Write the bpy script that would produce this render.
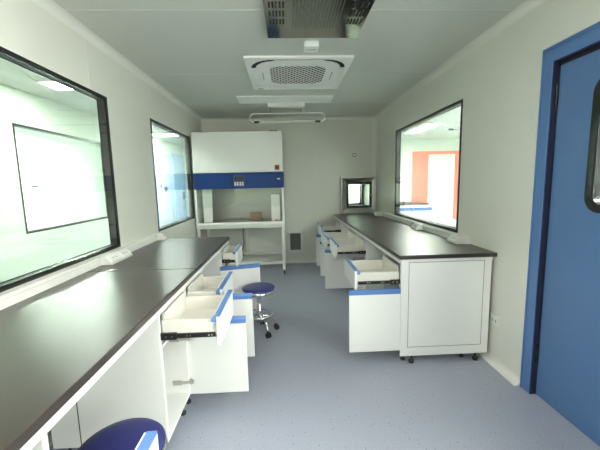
import bpy, bmesh, math, random
from mathutils import Vector, Matrix
for o in list(bpy.data.objects):
    bpy.data.objects.remove(o, do_unlink=True)
SC = bpy.context.scene
COL = SC.collection
PI = math.pi

# ------------------------------------------------------------------ camera
F_PX, PITCH, YAW, ROLL, CAM_H = 325.2545, 0.12883, -0.04145, -0.02227, 1.3806
def view_ray(u, v):
    a = (u - 300) / F_PX; b = (v - 225) / F_PX
    c, s = math.cos(ROLL), math.sin(ROLL)
    uu = c * a + s * b; vv = -s * a + c * b
    c, s = math.cos(PITCH), math.sin(PITCH)
    y = c - s * vv; z = -s - c * vv
    c, s = math.cos(YAW), math.sin(YAW)
    return Vector((c * uu - s * y, s * uu + c * y, z))
fw = view_ray(300, 225)
rt = view_ray(300 + F_PX, 225) - fw
up = fw - view_ray(300, 225 + F_PX)
cam_data = bpy.data.cameras.new('camera')
cam_data.sensor_width = 36; cam_data.lens = F_PX * 36 / 600
cam_data.clip_start = 0.02; cam_data.clip_end = 100
cam = bpy.data.objects.new('camera', cam_data); COL.objects.link(cam)
M = Matrix((rt, up, -fw)).transposed().to_4x4()
M.translation = (0, 0, CAM_H)
cam.matrix_world = M
SC.camera = cam

# ------------------------------------------------------------------ world, exposure, lamps' strengths
SKY = 9.0            # overcast daylight, reaches the room through an added, unseen window in the right wall
w = bpy.data.worlds.new('world'); SC.world = w; w.use_nodes = True
w.node_tree.nodes['Background'].inputs[0].default_value = (1.0, 0.965, 0.935, 1)
w.node_tree.nodes['Background'].inputs[1].default_value = SKY
vs = SC.view_settings
vs.view_transform = 'Standard'; vs.look = 'None'; vs.gamma = 1; vs.exposure = 1.6
vs.use_curve_mapping = False
SC.cycles.use_denoising = True
SC.cycles.max_bounces = 10; SC.cycles.diffuse_bounces = 6; SC.cycles.glossy_bounces = 4
SC.cycles.transparent_max_bounces = 24
SC.cycles.sample_clamp_indirect = 6
SC.cycles.caustics_reflective = False
SC.cycles.blur_glossy = 0.5
LAMP_MAIN = 6.0      # added ceiling panels of this room, out of view above and behind the camera
LAMP_NEXT = 46.0
LAMP_CORRIDOR = 17.0   # the corridor along the left windows
LAMP_FAR = 75.0       # added panels of the brighter room beyond the corridor      # the panels of the neighbouring rooms

# ------------------------------------------------------------------ materials
def mat(name, col, rough=0.5, metal=0.0, spec=0.5, bump=0.0, bscale=200, vary=0.0, vscale=6, coat=0.0, emit=None, estr=0):
    m = bpy.data.materials.new(name); m.use_nodes = True
    nt = m.node_tree; b = nt.nodes['Principled BSDF']
    b.inputs['Base Color'].default_value = (*col, 1)
    b.inputs['Roughness'].default_value = rough
    b.inputs['Metallic'].default_value = metal
    b.inputs['Specular IOR Level'].default_value = spec
    if coat: b.inputs['Coat Weight'].default_value = coat; b.inputs['Coat Roughness'].default_value = 0.15
    if emit:
        b.inputs['Emission Color'].default_value = (*emit, 1); b.inputs['Emission Strength'].default_value = estr
    if vary or bump:
        tc = nt.nodes.new('ShaderNodeTexCoord')
    if vary:
        n = nt.nodes.new('ShaderNodeTexNoise'); n.inputs['Scale'].default_value = vscale; n.inputs['Detail'].default_value = 4
        nt.links.new(tc.outputs['Object'], n.inputs['Vector'])
        mx = nt.nodes.new('ShaderNodeMix'); mx.data_type = 'RGBA'
        mx.inputs[6].default_value = (*[c * (1 - vary) for c in col], 1)
        mx.inputs[7].default_value = (*[min(1, c * (1 + vary)) for c in col], 1)
        nt.links.new(n.outputs['Fac'], mx.inputs[0]); nt.links.new(mx.outputs[2], b.inputs['Base Color'])
    if bump:
        n = nt.nodes.new('ShaderNodeTexNoise'); n.inputs['Scale'].default_value = bscale; n.inputs['Detail'].default_value = 2
        nt.links.new(tc.outputs['Object'], n.inputs['Vector'])
        bp = nt.nodes.new('ShaderNodeBump'); bp.inputs['Strength'].default_value = bump; bp.inputs['Distance'].default_value = 0.002
        nt.links.new(n.outputs['Fac'], bp.inputs['Height']); nt.links.new(bp.outputs['Normal'], b.inputs['Normal'])
    return m

def glass(name, tint, refl=0.6):
    m = bpy.data.materials.new(name); m.use_nodes = True
    nt = m.node_tree; nt.nodes.remove(nt.nodes['Principled BSDF']); out = nt.nodes['Material Output']
    tr = nt.nodes.new('ShaderNodeBsdfTransparent'); tr.inputs[0].default_value = (*tint, 1)
    gl = nt.nodes.new('ShaderNodeBsdfGlossy'); gl.inputs[0].default_value = (refl, refl, refl, 1); gl.inputs['Roughness'].default_value = 0.02
    lw = nt.nodes.new('ShaderNodeLayerWeight'); lw.inputs['Blend'].default_value = 0.5
    pw = nt.nodes.new('ShaderNodeMath'); pw.operation = 'POWER'; pw.inputs[1].default_value = 5.0
    fr = nt.nodes.new('ShaderNodeMath'); fr.operation = 'MULTIPLY_ADD'; fr.inputs[1].default_value = 0.9; fr.inputs[2].default_value = 0.035
    nt.links.new(lw.outputs['Facing'], pw.inputs[0]); nt.links.new(pw.outputs[0], fr.inputs[0])
    mx = nt.nodes.new('ShaderNodeMixShader')
    nt.links.new(fr.outputs[0], mx.inputs[0]); nt.links.new(tr.outputs[0], mx.inputs[1]); nt.links.new(gl.outputs[0], mx.inputs[2])
    nt.links.new(mx.outputs[0], out.inputs[0])
    return m

WALL = mat('wall_panel', (0.72, 0.72, 0.66), 0.42, vary=0.02, vscale=2)
CEIL = mat('ceiling_panel', (0.62, 0.635, 0.585), 0.38, vary=0.02, vscale=2)
COVE = mat('cove_white', (0.78, 0.78, 0.73), 0.35)
WHITE = mat('white_enamel', (0.84, 0.84, 0.82), 0.32, vary=0.015)
CREAM = mat('drawer_inner', (0.70, 0.68, 0.62), 0.45, vary=0.02)
WPLAST = mat('white_plastic', (0.80, 0.80, 0.77), 0.35)
BLUE = mat('blue_handle', (0.10, 0.21, 0.50), 0.35)
DOORBLUE = mat('door_blue', (0.085, 0.175, 0.365), 0.42, vary=0.03)
DOORBLUE2 = mat('door_frame_blue', (0.09, 0.195, 0.42), 0.4)
CABBLUE = mat('cabinet_blue', (0.009, 0.044, 0.19), 0.45, spec=0.25)
BLACK = mat('black_rubber', (0.012, 0.012, 0.013), 0.45)
BLACKGLOSS = mat('black_border', (0.015, 0.016, 0.016), 0.25)
REVEAL = mat('grey_reveal', (0.06, 0.06, 0.058), 0.4)
TOP = mat('bench_resin', (0.036, 0.027, 0.023), 0.31, spec=0.75, bump=0.10, bscale=60, vary=0.15, vscale=3)
STEEL = mat('stainless', (0.62, 0.60, 0.57), 0.28, metal=1.0, vary=0.05, vscale=3)
MIRROR = mat('polished_steel', (0.34, 0.34, 0.31), 0.12, metal=1.0, vary=0.05, vscale=3)
CHROME = mat('chrome', (0.85, 0.85, 0.86), 0.08, metal=1.0)
BACKSTEEL = mat('brushed_steel', (0.42, 0.43, 0.40), 0.38, metal=1.0)
NAVY = mat('navy_vinyl', (0.026, 0.030, 0.16), 0.42, bump=0.15, bscale=300)
CARD = mat('cardboard', (0.36, 0.25, 0.18), 0.8, vary=0.06)
RED = mat('red_plastic', (0.75, 0.10, 0.05), 0.4)
SALMON = mat('red_door_paint', (0.86, 0.25, 0.19), 0.45)
ORANGE = mat('hazard_orange', (0.35, 0.14, 0.05), 0.5)
LCD = mat('display_dark', (0.015, 0.016, 0.03), 0.2)
PALEBLUE = mat('pale_blue_door', (0.42, 0.60, 0.85), 0.45)
ACWHITE = mat('cassette_white', (0.92, 0.93, 0.90), 0.4)
DARK = mat('dark_void', (0.01, 0.01, 0.01), 0.7)
TUBE = mat('lamp_glass', (0.75, 0.75, 0.72), 0.12, metal=0.6)
PANE = glass('window_glass', (0.965, 0.985, 0.968), 0.9)
CLEAR = glass('clear_glass', (0.95, 0.98, 0.96), 0.9)
DIFF_OFF = mat('diffuser_unlit', (0.90, 0.91, 0.89), 0.4)
LIT = mat('added_lit_panel', (0.9, 0.9, 0.9), 0.5, emit=(1.0, 0.97, 0.93), estr=LAMP_MAIN)
LIT2 = mat('lit_panel_next', (0.9, 0.9, 0.9), 0.5, emit=(0.97, 1.0, 0.95), estr=LAMP_NEXT)
LIT4 = mat('lit_panel_corridor', (0.9, 0.9, 0.9), 0.5, emit=(0.97, 1.0, 0.95), estr=LAMP_CORRIDOR)
LIT3 = mat('added_lit_panel_far', (0.9, 0.9, 0.9), 0.5, emit=(0.97, 1.0, 0.95), estr=LAMP_FAR)
NWALL = mat('next_room_wall', (0.78, 0.84, 0.76), 0.6)

def floor_mat():
    m = bpy.data.materials.new('speckled_vinyl'); m.use_nodes = True
    nt = m.node_tree; b = nt.nodes['Principled BSDF']; L = nt.links
    tc = nt.nodes.new('ShaderNodeTexCoord')
    n1 = nt.nodes.new('ShaderNodeTexNoise'); n1.inputs['Scale'].default_value = 150; n1.inputs['Detail'].default_value = 3
    L.new(tc.outputs['Object'], n1.inputs['Vector'])
    r1 = nt.nodes.new('ShaderNodeValToRGB')
    r1.color_ramp.elements[0].position = 0.35; r1.color_ramp.elements[0].color = (0.33, 0.35, 0.43, 1)
    r1.color_ramp.elements[1].position = 0.65; r1.color_ramp.elements[1].color = (0.41, 0.43, 0.52, 1)
    L.new(n1.outputs['Fac'], r1.inputs[0])
    v = nt.nodes.new('ShaderNodeTexVoronoi'); v.inputs['Scale'].default_value = 45
    L.new(tc.outputs['Object'], v.inputs['Vector'])
    r2 = nt.nodes.new('ShaderNodeValToRGB')
    r2.color_ramp.elements[0].position = 0.10; r2.color_ramp.elements[0].color = (1, 1, 1, 1)
    r2.color_ramp.elements[1].position = 0.16; r2.color_ramp.elements[1].color = (0, 0, 0, 1)
    L.new(v.outputs['Distance'], r2.inputs[0])
    wn = nt.nodes.new('ShaderNodeMath'); wn.operation = 'LESS_THAN'; wn.inputs[1].default_value = 0.3
    sp = nt.nodes.new('ShaderNodeSeparateColor'); L.new(v.outputs['Color'], sp.inputs[0]); L.new(sp.outputs[0], wn.inputs[0])
    mu = nt.nodes.new('ShaderNodeMath'); mu.operation = 'MULTIPLY'; L.new(r2.outputs[0], mu.inputs[0]); L.new(wn.outputs[0], mu.inputs[1])
    mx = nt.nodes.new('ShaderNodeMix'); mx.data_type = 'RGBA'; mx.inputs[7].default_value = (0.09, 0.09, 0.13, 1)
    L.new(mu.outputs[0], mx.inputs[0]); L.new(r1.outputs[0], mx.inputs[6]); L.new(mx.outputs[2], b.inputs['Base Color'])
    b.inputs['Roughness'].default_value = 0.42
    return m
FLOOR = floor_mat()

# ------------------------------------------------------------------ mesh helpers (world coordinates in, local meshes out)
OFF = {}
class MB:
    def __init__(s): s.bm = bmesh.new(); s.T = None
    def _add(s, verts, faces, smooth=False):
        vs_ = [s.bm.verts.new(s.T @ Vector(v) if s.T else v) for v in verts]
        for f in faces:
            try:
                fc = s.bm.faces.new([vs_[i] for i in f]); fc.smooth = smooth
            except ValueError: pass
    def box(s, x0, x1, y0, y1, z0, z1):
        x0, x1 = min(x0, x1), max(x0, x1); y0, y1 = min(y0, y1), max(y0, y1); z0, z1 = min(z0, z1), max(z0, z1)
        v = [(x, y, z) for z in (z0, z1) for x, y in ((x0, y0), (x1, y0), (x1, y1), (x0, y1))]
        s._add(v, [(3, 2, 1, 0), (4, 5, 6, 7), (0, 1, 5, 4), (1, 2, 6, 5), (2, 3, 7, 6), (3, 0, 4, 7)])
        return s
    def tube(s, pts, r, n=12, caps=True):
        pts = [Vector(p) for p in pts]; rs = r if isinstance(r, (list, tuple)) else [r] * len(pts)
        rings = []; prev = None
        for i, p in enumerate(pts):
            t = (pts[min(i + 1, len(pts) - 1)] - pts[max(i - 1, 0)]).normalized()
            if prev is None:
                a = Vector((0, 0, 1)) if abs(t.z) < 0.9 else Vector((1, 0, 0))
                u = t.cross(a).normalized()
            else:
                u = (prev - t * prev.dot(t)).normalized()
            prev = u; w_ = t.cross(u)
            rings.append([p + (u * math.cos(2 * PI * k / n) + w_ * math.sin(2 * PI * k / n)) * rs[i] for k in range(n)])
        v = [q for rg in rings for q in rg]
        f = [(i * n + k, i * n + (k + 1) % n, (i + 1) * n + (k + 1) % n, (i + 1) * n + k) for i in range(len(pts) - 1) for k in range(n)]
        s._add(v, f, True)
        if caps:
            s._add(rings[0], [tuple(range(n))[::-1]]); s._add(rings[-1], [tuple(range(n))])
        return s
    def lathe(s, prof, c, n=32, smooth=True):
        v = [(c[0] + r * math.cos(2 * PI * k / n), c[1] + r * math.sin(2 * PI * k / n), c[2] + z) for r, z in prof for k in range(n)]
        f = [(i * n + k, i * n + (k + 1) % n, (i + 1) * n + (k + 1) % n, (i + 1) * n + k) for i in range(len(prof) - 1) for k in range(n)]
        s._add(v, f, smooth); return s
    def prism(s, poly, d):                     # poly: list of 3d points, d: extrusion vector
        n = len(poly); d = Vector(d); a = [Vector(p) for p in poly]; b = [p + d for p in a]
        s._add(a + b, [tuple(range(n))[::-1], tuple(range(n, 2 * n))] + [(k, (k + 1) % n, n + (k + 1) % n, n + k) for k in range(n)])
        return s
    def ring(s, outer, inner, d):              # two same-length loops extruded by d: a frame
        n = len(outer); d = Vector(d); o = [Vector(p) for p in outer]; i = [Vector(p) for p in inner]
        v = o + i + [p + d for p in o] + [p + d for p in i]; f = []
        for k in range(n):
            j = (k + 1) % n
            f += [(k, j, n + j, n + k), (2 * n + k, 3 * n + k, 3 * n + j, 2 * n + j), (k, 2 * n + k, 2 * n + j, j), (n + k, n + j, 3 * n + j, 3 * n + k)]
        s._add(v, f); return s
    def build(s, name, m, parent=None, loc=None, bevel=0.0):
        bmesh.ops.recalc_face_normals(s.bm, faces=s.bm.faces)
        me = bpy.data.meshes.new(name); 
        off = Vector(OFF.get(parent.name, (0, 0, 0))) if parent else Vector(loc or (0, 0, 0))
        for v in s.bm.verts: v.co -= off
        s.bm.to_mesh(me); s.bm.free(); me.materials.append(m)
        o = bpy.data.objects.new(name, me); COL.objects.link(o)
        if parent: o.parent = parent; OFF[o.name] = off
        else: o.location = off; OFF[o.name] = off
        if bevel:
            b = o.modifiers.new('edge', 'BEVEL'); b.width = bevel; b.segments = 2; b.limit_method = 'ANGLE'; b.angle_limit = 0.8
        return o
def thing(name, label, cat, loc, group=None):
    o = bpy.data.objects.new(name, None); COL.objects.link(o); o.location = loc; o.empty_display_size = 0.05
    o['label'] = label; o['category'] = cat
    if group: o['group'] = group
    OFF[o.name] = Vector(loc); return o
def tag(o, label, cat, group=None):
    o['label'] = label; o['category'] = cat
    if group: o['group'] = group
    return o
def struct(o):
    o['kind'] = 'structure'; return o
def rrect(cx, cy, hx, hy, r, n=8):
    pts = []
    for sx, sy, a0 in ((1, 1, 0), (-1, 1, PI / 2), (-1, -1, PI), (1, -1, 1.5 * PI)):
        for k in range(n + 1):
            a = a0 + PI / 2 * k / n
            pts.append((cx + sx * (hx - r) + r * math.cos(a), cy + sy * (hy - r) + r * math.sin(a)))
    return pts

# ------------------------------------------------------------------ room shell
XL, XR, YB, YF, H = -1.355, 1.542, 5.555, -1.25, 2.45
WT = 0.06
ZT, ZB = 2.065, 0.90
DY0, DY1, DZ = 0.93, 1.958, 2.12           # doorway in the right wall
struct(MB().box(-5.2, 5.4, YF - 0.1, 9.6, -0.1, 0).build('floor', FLOOR))
struct(MB().box(XL - WT, XR + WT, YF, YB + 0.06, H, H + 0.08).build('ceiling', CEIL))
LW = [(0.95, 2.665, ZB, ZT), (3.4715, 4.847, ZB, ZT)]
RW = [(-1.1, 0.62, ZB, ZT), (DY0, DY1, 0, DZ), (2.84, 4.553, ZB, ZT)]
def side_wall(mb, x0, x1, y0, y1, holes, h=H):
    y = y0
    for a, b, c, d in holes:
        mb.box(x0, x1, y, a, 0, h)
        if c > 0: mb.box(x0, x1, a, b, 0, c)
        mb.box(x0, x1, a, b, d, h); y = b
    mb.box(x0, x1, y, y1, 0, h); return mb
struct(side_wall(MB(), XL - WT, XL, YF, YB + 0.06, LW).build('wall_left', WALL))
struct(side_wall(MB(), XR, XR + WT, YF, YB + 0.06, RW).build('wall_right', WALL))
PX0, PX1, PZ0, PZ1 = 1.045, 1.46, 0.945, 1.36     # opening of the pass box
b = MB().box(XL, PX0, YB, YB + 0.06, 0, H).box(PX1, XR, YB, YB + 0.06, 0, H).box(PX0, PX1, YB, YB + 0.06, 0, PZ0).box(PX0, PX1, YB, YB + 0.06, PZ1, H)
struct(b.build('wall_back', WALL))
struct(MB().box(XL, XR, YF - 0.06, YF, 0, H).build('wall_front', WALL))
# concave coving where the panels meet
def cove(mb, p0, p1, dx, dz, r=0.05, n=6):   # corner edge p0-p1, dx / dz: unit vectors into the room
    dx, dz = Vector(dx), Vector(dz); poly = [Vector(p0)]
    c = Vector(p0) + (dx + dz) * r
    for k in range(n + 1):
        a = PI / 2 * k / n
        poly.append(c - dx * r * math.cos(a) - dz * r * math.sin(a))
    # polygon: corner, point on dz wall ... point on dx wall
    poly = [Vector(p0)] + [c - dx * r * math.cos(PI / 2 * k / n) - dz * r * math.sin(PI / 2 * k / n) for k in range(n + 1)]
    mb.prism(poly, Vector(p1) - Vector(p0)); return mb
struct(cove(MB(), (XL, YF, H), (XL, YB, H), (1, 0, 0), (0, 0, -1)).build('trim_1', COVE))
struct(cove(MB(), (XR, YF, H), (XR, YB, H), (-1, 0, 0), (0, 0, -1)).build('trim_2', COVE))
struct(cove(MB(), (XL, YB, H), (XR, YB, H), (0, -1, 0), (0, 0, -1)).build('trim_3', COVE))
struct(cove(MB(), (XR, YB, 0), (XR, YB, H), (-1, 0, 0), (0, -1, 0)).build('trim_4', COVE))
struct(cove(MB(), (XL, YB, 0), (XL, YB, H), (1, 0, 0), (0, -1, 0)).build('trim_5', COVE))
struct(cove(cove(MB(), (XR, DY1, 0), (XR, YB, 0), (-1, 0, 0), (0, 0, 1)), (XR, YF, 0), (XR, DY0, 0), (-1, 0, 0), (0, 0, 1)).build('baseboard_right', COVE))
struct(cove(MB(), (XL, YB, 0), (XR, YB, 0), (0, -1, 0), (0, 0, 1)).build('baseboard_back', COVE))
struct(cove(MB(), (XL, YF, 0), (XL, YB, 0), (1, 0, 0), (0, 0, 1)).build('baseboard_left', COVE))
# fine joints between the wall and ceiling panels
k = 6
for y in (0.99, 2.18, 3.37, 4.56):
    struct(MB().box(XL + 0.05, XR - 0.05, y - 0.003, y + 0.003, H - 0.0015, H).build('trim_%d' % k, COVE)); k += 1
for y, z0 in ((2.45, ZT + 0.01), (3.50, ZT + 0.01), (2.45, 0.0)):
    if z0 > 0: struct(MB().box(XL, XL + 0.0015, y - 0.003, y + 0.003, z0, H - 0.05).build('trim_%d' % k, COVE)); k += 1
struct(MB().box(0.535, 0.541, YB - 0.0015, YB, 0.05, H - 0.05).build('trim_%d' % k, COVE)); k += 1
struct(MB().box(-0.66, -0.654, YB - 0.0015, YB, 0.05, H - 0.05).build('trim_%d' % k, COVE)); k += 1

# windows: flush double panes with black printed borders
def window(num, x0, x1, y0, y1, z0, z1, bw=0.026, rv=REVEAL):
    fr = MB()
    loop = lambda x, d: [(x, y0 + d, z0 + d), (x, y1 - d, z0 + d), (x, y1 - d, z1 - d), (x, y0 + d, z1 - d)]
    fr.ring(loop(x1 - 0.006, 0), loop(x1 - 0.006, bw), (0.009, 0, 0))
    fr.ring(loop(x0 - 0.003, 0), loop(x0 - 0.003, bw), (0.009, 0, 0))
    f = struct(fr.build('window_%d' % num, BLACKGLOSS))
    MB().ring(loop(x0 + 0.006, 0.002), loop(x0 + 0.006, 0.022), (x1 - x0 - 0.012, 0, 0)).build('reveal', rv, f)
    MB().box(x1 - 0.005, x1 - 0.001, y0 + 0.01, y1 - 0.01, z0 + 0.01, z1 - 0.01).build('pane', PANE, f)
    MB().box(x0 + 0.001, x0 + 0.005, y0 + 0.01, y1 - 0.01, z0 + 0.01, z1 - 0.01).build('pane', PANE, f)
    return f
window(1, XL - WT, XL, *LW[0])
window(2, XL - WT, XL, *LW[1])
window(3, XR, XR + WT, *RW[2])
window(5, XR, XR + WT, *RW[0])  # added window, unseen behind the camera, to bring daylight onto the left side
pl = bpy.data.lights.new('daylight_portal', 'AREA'); pl.shape = 'RECTANGLE'; pl.size = ZT - ZB; pl.size_y = 1.72; pl.cycles.is_portal = True
po = bpy.data.objects.new('daylight_portal', pl); COL.objects.link(po); po.location = (XR + WT + 0.01, -0.24, (ZT + ZB) / 2); po.rotation_euler = (0, PI / 2, 0)

# ------------------------------------------------------------------ neighbouring rooms seen through the glass
# corridor on the left, and the room beyond it
CX = -2.85
CW = (3.65, 5.42, ZB - 0.01, ZT + 0.01)
struct(side_wall(MB(), CX - WT, CX, YF, 9.5, [CW]).build('wall_corridor', NWALL))
struct(MB().box(-5.2, XL - WT, YF, 9.5, H, H + 0.06).build('ceiling_left', CEIL))
struct(MB().box(-5.2, XL - WT, 9.5, 9.56, 0, H).build('wall_left_end', NWALL))
struct(MB().box(-5.2, XL - WT, YF - 0.06, YF, 0, H).build('wall_left_front', NWALL))
struct(MB().box(XL - WT, XL, YB + 0.06, 9.5, 0, H).build('wall_corridor_inner', NWALL))
struct(MB().box(-5.06, -5.0, YF, 9.5, 0, H).build('wall_far_left', NWALL))
window(4, CX - WT, CX, *CW, bw=0.025)
def light_panel(x0, x1, y0, y1, label, m, grp='ceiling light panels', z=H):
    t = thing('ceiling_light', label, 'ceiling light', ((x0 + x1) / 2, (y0 + y1) / 2, z), grp)
    i = 0.012
    MB().ring([(x0, y0, z - 0.012), (x1, y0, z - 0.012), (x1, y1, z - 0.012), (x0, y1, z - 0.012)],
              [(x0 + i, y0 + i, z - 0.012), (x1 - i, y0 + i, z - 0.012), (x1 - i, y1 - i, z - 0.012), (x0 + i, y1 - i, z - 0.012)], (0, 0, 0.012)).build('frame', ACWHITE, t)
    MB().box(x0 + i, x1 - i, y0 + i, y1 - i, z - 0.009, z - 0.002).build('diffuser', m, t)
    return t
light_panel(-2.46, -1.55, 3.52, 3.82, 'lit corridor ceiling panel glowing behind the top of the big left window', LIT4)
light_panel(-2.75, -1.6, 7.0, 7.3, 'lit corridor ceiling panel far down the corridor behind the second left window', LIT2)
light_panel(-4.5, -3.3, 4.6, 4.9, 'added lit ceiling panel in the room beyond the corridor', LIT3)  # panel added to brighten the far room
light_panel(-4.6, -3.4, 6.4, 6.7, 'added lit ceiling panel of the far room, above its pale blue door frame', LIT3)  # second added panel, brightens the far room's wall
# things over there
dr = struct(MB().ring([(-5.0, 5.55, 0), (-5.0, 6.62, 0), (-5.0, 6.62, 2.13), (-5.0, 5.55, 2.13)],
               [(-5.0, 5.66, 0), (-5.0, 6.49, 0), (-5.0, 6.49, 2.04), (-5.0, 5.66, 2.04)], (0.03, 0, 0)).build('door_2', PALEBLUE))
MB().box(-5.0, -4.98, 5.66, 6.49, 0.01, 2.04).build('leaf', NWALL, dr)
t = thing('wall_plate', 'small dark wall plate on the bright wall seen through both left windows', 'wall plate', (-5.0, 6.78, 1.43))
MB().box(-5.0, -4.985, 6.69, 6.87, 1.41, 1.455).build('plate', REVEAL, t, bevel=0.003)
MB().box(-4.985, -4.978, 6.72, 6.84, 1.422, 1.443).build('face', BLACK, t)
dr = struct(MB().ring([(CX, 7.25, 0), (CX, 8.35, 0), (CX, 8.35, 2.13), (CX, 7.25, 2.13)],
               [(CX, 7.36, 0), (CX, 8.25, 0), (CX, 8.25, 2.05), (CX, 7.36, 2.05)], (0.03, 0, 0)).build('door_3', PALEBLUE))
lf = MB().box(CX, CX + 0.02, 7.36, 8.25, 0.01, 2.05).build('leaf', mat('pale_lilac_leaf', (0.62, 0.68, 0.82), 0.5), dr)
MB().box(CX + 0.02, CX + 0.03, 7.55, 7.62, 1.34, 1.42).box(CX + 0.02, CX + 0.03, 7.78, 7.96, 1.24, 1.36).build('lock_plate', REVEAL, lf)
dr = struct(MB().ring([(CX, 8.5, 0), (CX, 9.4, 0), (CX, 9.4, 2.2), (CX, 8.5, 2.2)],
               [(CX, 8.58, 0), (CX, 9.3, 0), (CX, 9.3, 2.12), (CX, 8.58, 2.12)], (0.03, 0, 0)).build('door_4', PALEBLUE))
lf = MB().box(CX, CX + 0.02, 8.58, 9.3, 0.01, 2.12).build('leaf', PALEBLUE, dr)
MB().box(CX + 0.02, CX + 0.07, 9.1, 9.2, 1.0, 1.2).build('door_handle', BLUE, lf)

# room on the right
RX = 5.2; RY = 8.6
struct(MB().box(RX, RX + 0.06, 0.76, RY, 0, H).build('wall_far_right', NWALL))
struct(MB().box(XR + WT, RX + 0.06, 0.70, RY + 1.0, H, H + 0.06).build('ceiling_right', NWALL))
struct(MB().box(XR + WT, RX + 0.06, 0.70, 0.76, 0, H).build('wall_right_front', NWALL))
struct(MB().box(XR, XR + WT, YB + 0.06, RY, 0, H).build('wall_right_inner', NWALL))
RD0, RD1 = 3.42, 4.56
struct(MB().box(XR + WT, RD0, RY, RY + 0.06, 0, H).box(RD1, RX, RY, RY + 0.06, 0, H).box(RD0, RD1, RY, RY + 0.06, 2.08, H).build('wall_right_back', NWALL))
dr = struct(MB().prism([(RD0 - 0.06, RY - 0.03, 0), (RD0 + 0.04, RY - 0.03, 0), (RD0 + 0.04, RY - 0.03, 2.05), (RD1 - 0.04, RY - 0.03, 2.05), (RD1 - 0.04, RY - 0.03, 0), (RD1 + 0.06, RY - 0.03, 0), (RD1 + 0.06, RY - 0.03, 2.13), (RD0 - 0.06, RY - 0.03, 2.13)], (0, 0.12, 0)).build('door_5', SALMON))
MB().box(RD0 + 0.04, RD0 + 0.38, RY, RY + 0.04, 0.01, 2.05).build('leaf', SALMON, dr)
MB().box(RD0 + 0.38, RD1 - 0.04, RY + 0.01, RY + 0.05, 0.01, 2.05).build('leaf', NWALL, dr)
light_panel(2.72, 3.02, 6.25, 7.45, 'lit ceiling panel glowing in the room behind the right window', LIT2)
light_panel(2.9, 4.1, 4.2, 4.5, 'added lit ceiling panel over the middle of the right hand room', LIT2)  # panel added to brighten the right hand room
light_panel(2.6, 3.8, 1.2, 1.5, 'added lit ceiling panel of the right room near the blue door', LIT2)  # another panel added for the right hand room's brightness
def next_bench(x0, x1, y0, y1, label, front_y=True):
    t = thing('lab_bench', label, 'lab bench', ((x0 + x1) / 2, (y0 + y1) / 2, 0))
    MB().box(x0 + 0.02, x1 - 0.02, y0 + 0.02, y1 - 0.02, 0, 0.81).build('body', WHITE, t)
    MB().box(x0, x1, y0, y1, 0.81, 0.84).build('worktop', TOP if front_y else mat('pale_worktop', (0.40, 0.42, 0.40), 0.4), t, bevel=0.003)
    if front_y:
        n = 3; wd = (x1 - x0 - 0.04) / n
        for i in range(n):
            d = MB().box(x0 + 0.03 + i * wd, x0 + 0.01 + (i + 1) * wd, y0 - 0.22, y0 + 0.02, 0.62, 0.76).build('drawer', WHITE, t)
            MB().box(x0 + 0.03 + i * wd, x0 + 0.01 + (i + 1) * wd, y0 - 0.235, y0 - 0.22, 0.70, 0.765).build('handle', BLUE, d)
    else:
        MB().box(x1 - 0.02, x1 - 0.015, y0 + 0.1, y1 - 0.1, 0.1, 0.75).build('front_panel', WHITE, t)
    return t
next_bench(XR + WT + 0.01, 2.30, 2.6, 5.35, 'pale lab bench in the next room, just behind the right window', False)
next_bench(2.0, 3.35, 7.5, 8.2, 'black topped bench with blue drawer pulls before the red door in the next room')

# room behind the pass box
struct(MB().box(XL, XR, 8.6, 8.66, 0, H).build('wall_pass_room', NWALL))
struct(MB().box(XL, XR, YB + 0.06, 8.66, H, H + 0.06).build('ceiling_pass', NWALL))
light_panel(0.5, 1.4, 6.9, 7.5, 'added lit ceiling panel in the room behind the steel pass box', LIT2)  # panel added so the room behind the hatch looks bright
t = thing('wall_cabinet', 'white wall cabinet seen small through the steel pass box', 'cabinet', (1.1, 8.6, 1.5))
MB().box(0.85, 1.45, 8.3, 8.6, 1.42, 2.1).build('body', WHITE, t)
for i in (0, 1):
    MB().box(0.86 + i * 0.3, 1.14 + i * 0.3, 8.285, 8.3, 1.43, 2.09).build('door', CREAM, t)

# ------------------------------------------------------------------ blue door on the right wall
dr = MB()
fo = [(XR - 0.014, DY1, 0), (XR - 0.014, DY1, DZ), (XR - 0.014, DY0, DZ), (XR - 0.014, DY0, 0), (XR - 0.014, DY0 + 0.085, 0), (XR - 0.014, DY0 + 0.085, DZ - 0.09), (XR - 0.014, DY1 - 0.083, DZ - 0.09), (XR - 0.014, DY1 - 0.083, 0)]
dr.prism(fo, (WT + 0.028, 0, 0))
door = struct(dr.build('door_1', DOORBLUE2, bevel=0.004))
# fine raised lip round the frame
MB().box(XR - 0.019, XR - 0.014, DY1 - 0.02, DY1 - 0.012, 0.0, DZ - 0.02).box(XR - 0.019, XR - 0.014, DY0 + 0.02, DY1 - 0.012, DZ - 0.02, DZ - 0.012).build('frame_lip', DOORBLUE2, door)
ang = math.radians(0.6)
hx, hy = XR + 0.018, DY1 - 0.103
LT = Matrix.Translation((hx, hy, 0)) @ Matrix.Rotation(ang, 4, 'Z')     # local: -y runs along the leaf, +x into the next room
LW_, LH = DY1 - DY0 - 0.20, 2.0
WY0, WY1, WZ0, WZ1 = -0.56, -0.228, 1.205, 1.865
def leafmb():
    m = MB(); m.T = LT; return m
cy, cz, hyw, hzw = (WY0 + WY1) / 2, (WZ0 + WZ1) / 2, (WY1 - WY0) / 2, (WZ1 - WZ0) / 2
lm = leafmb()
ro = rrect(cy, cz, hyw, hzw, 0.075, 6)
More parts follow.
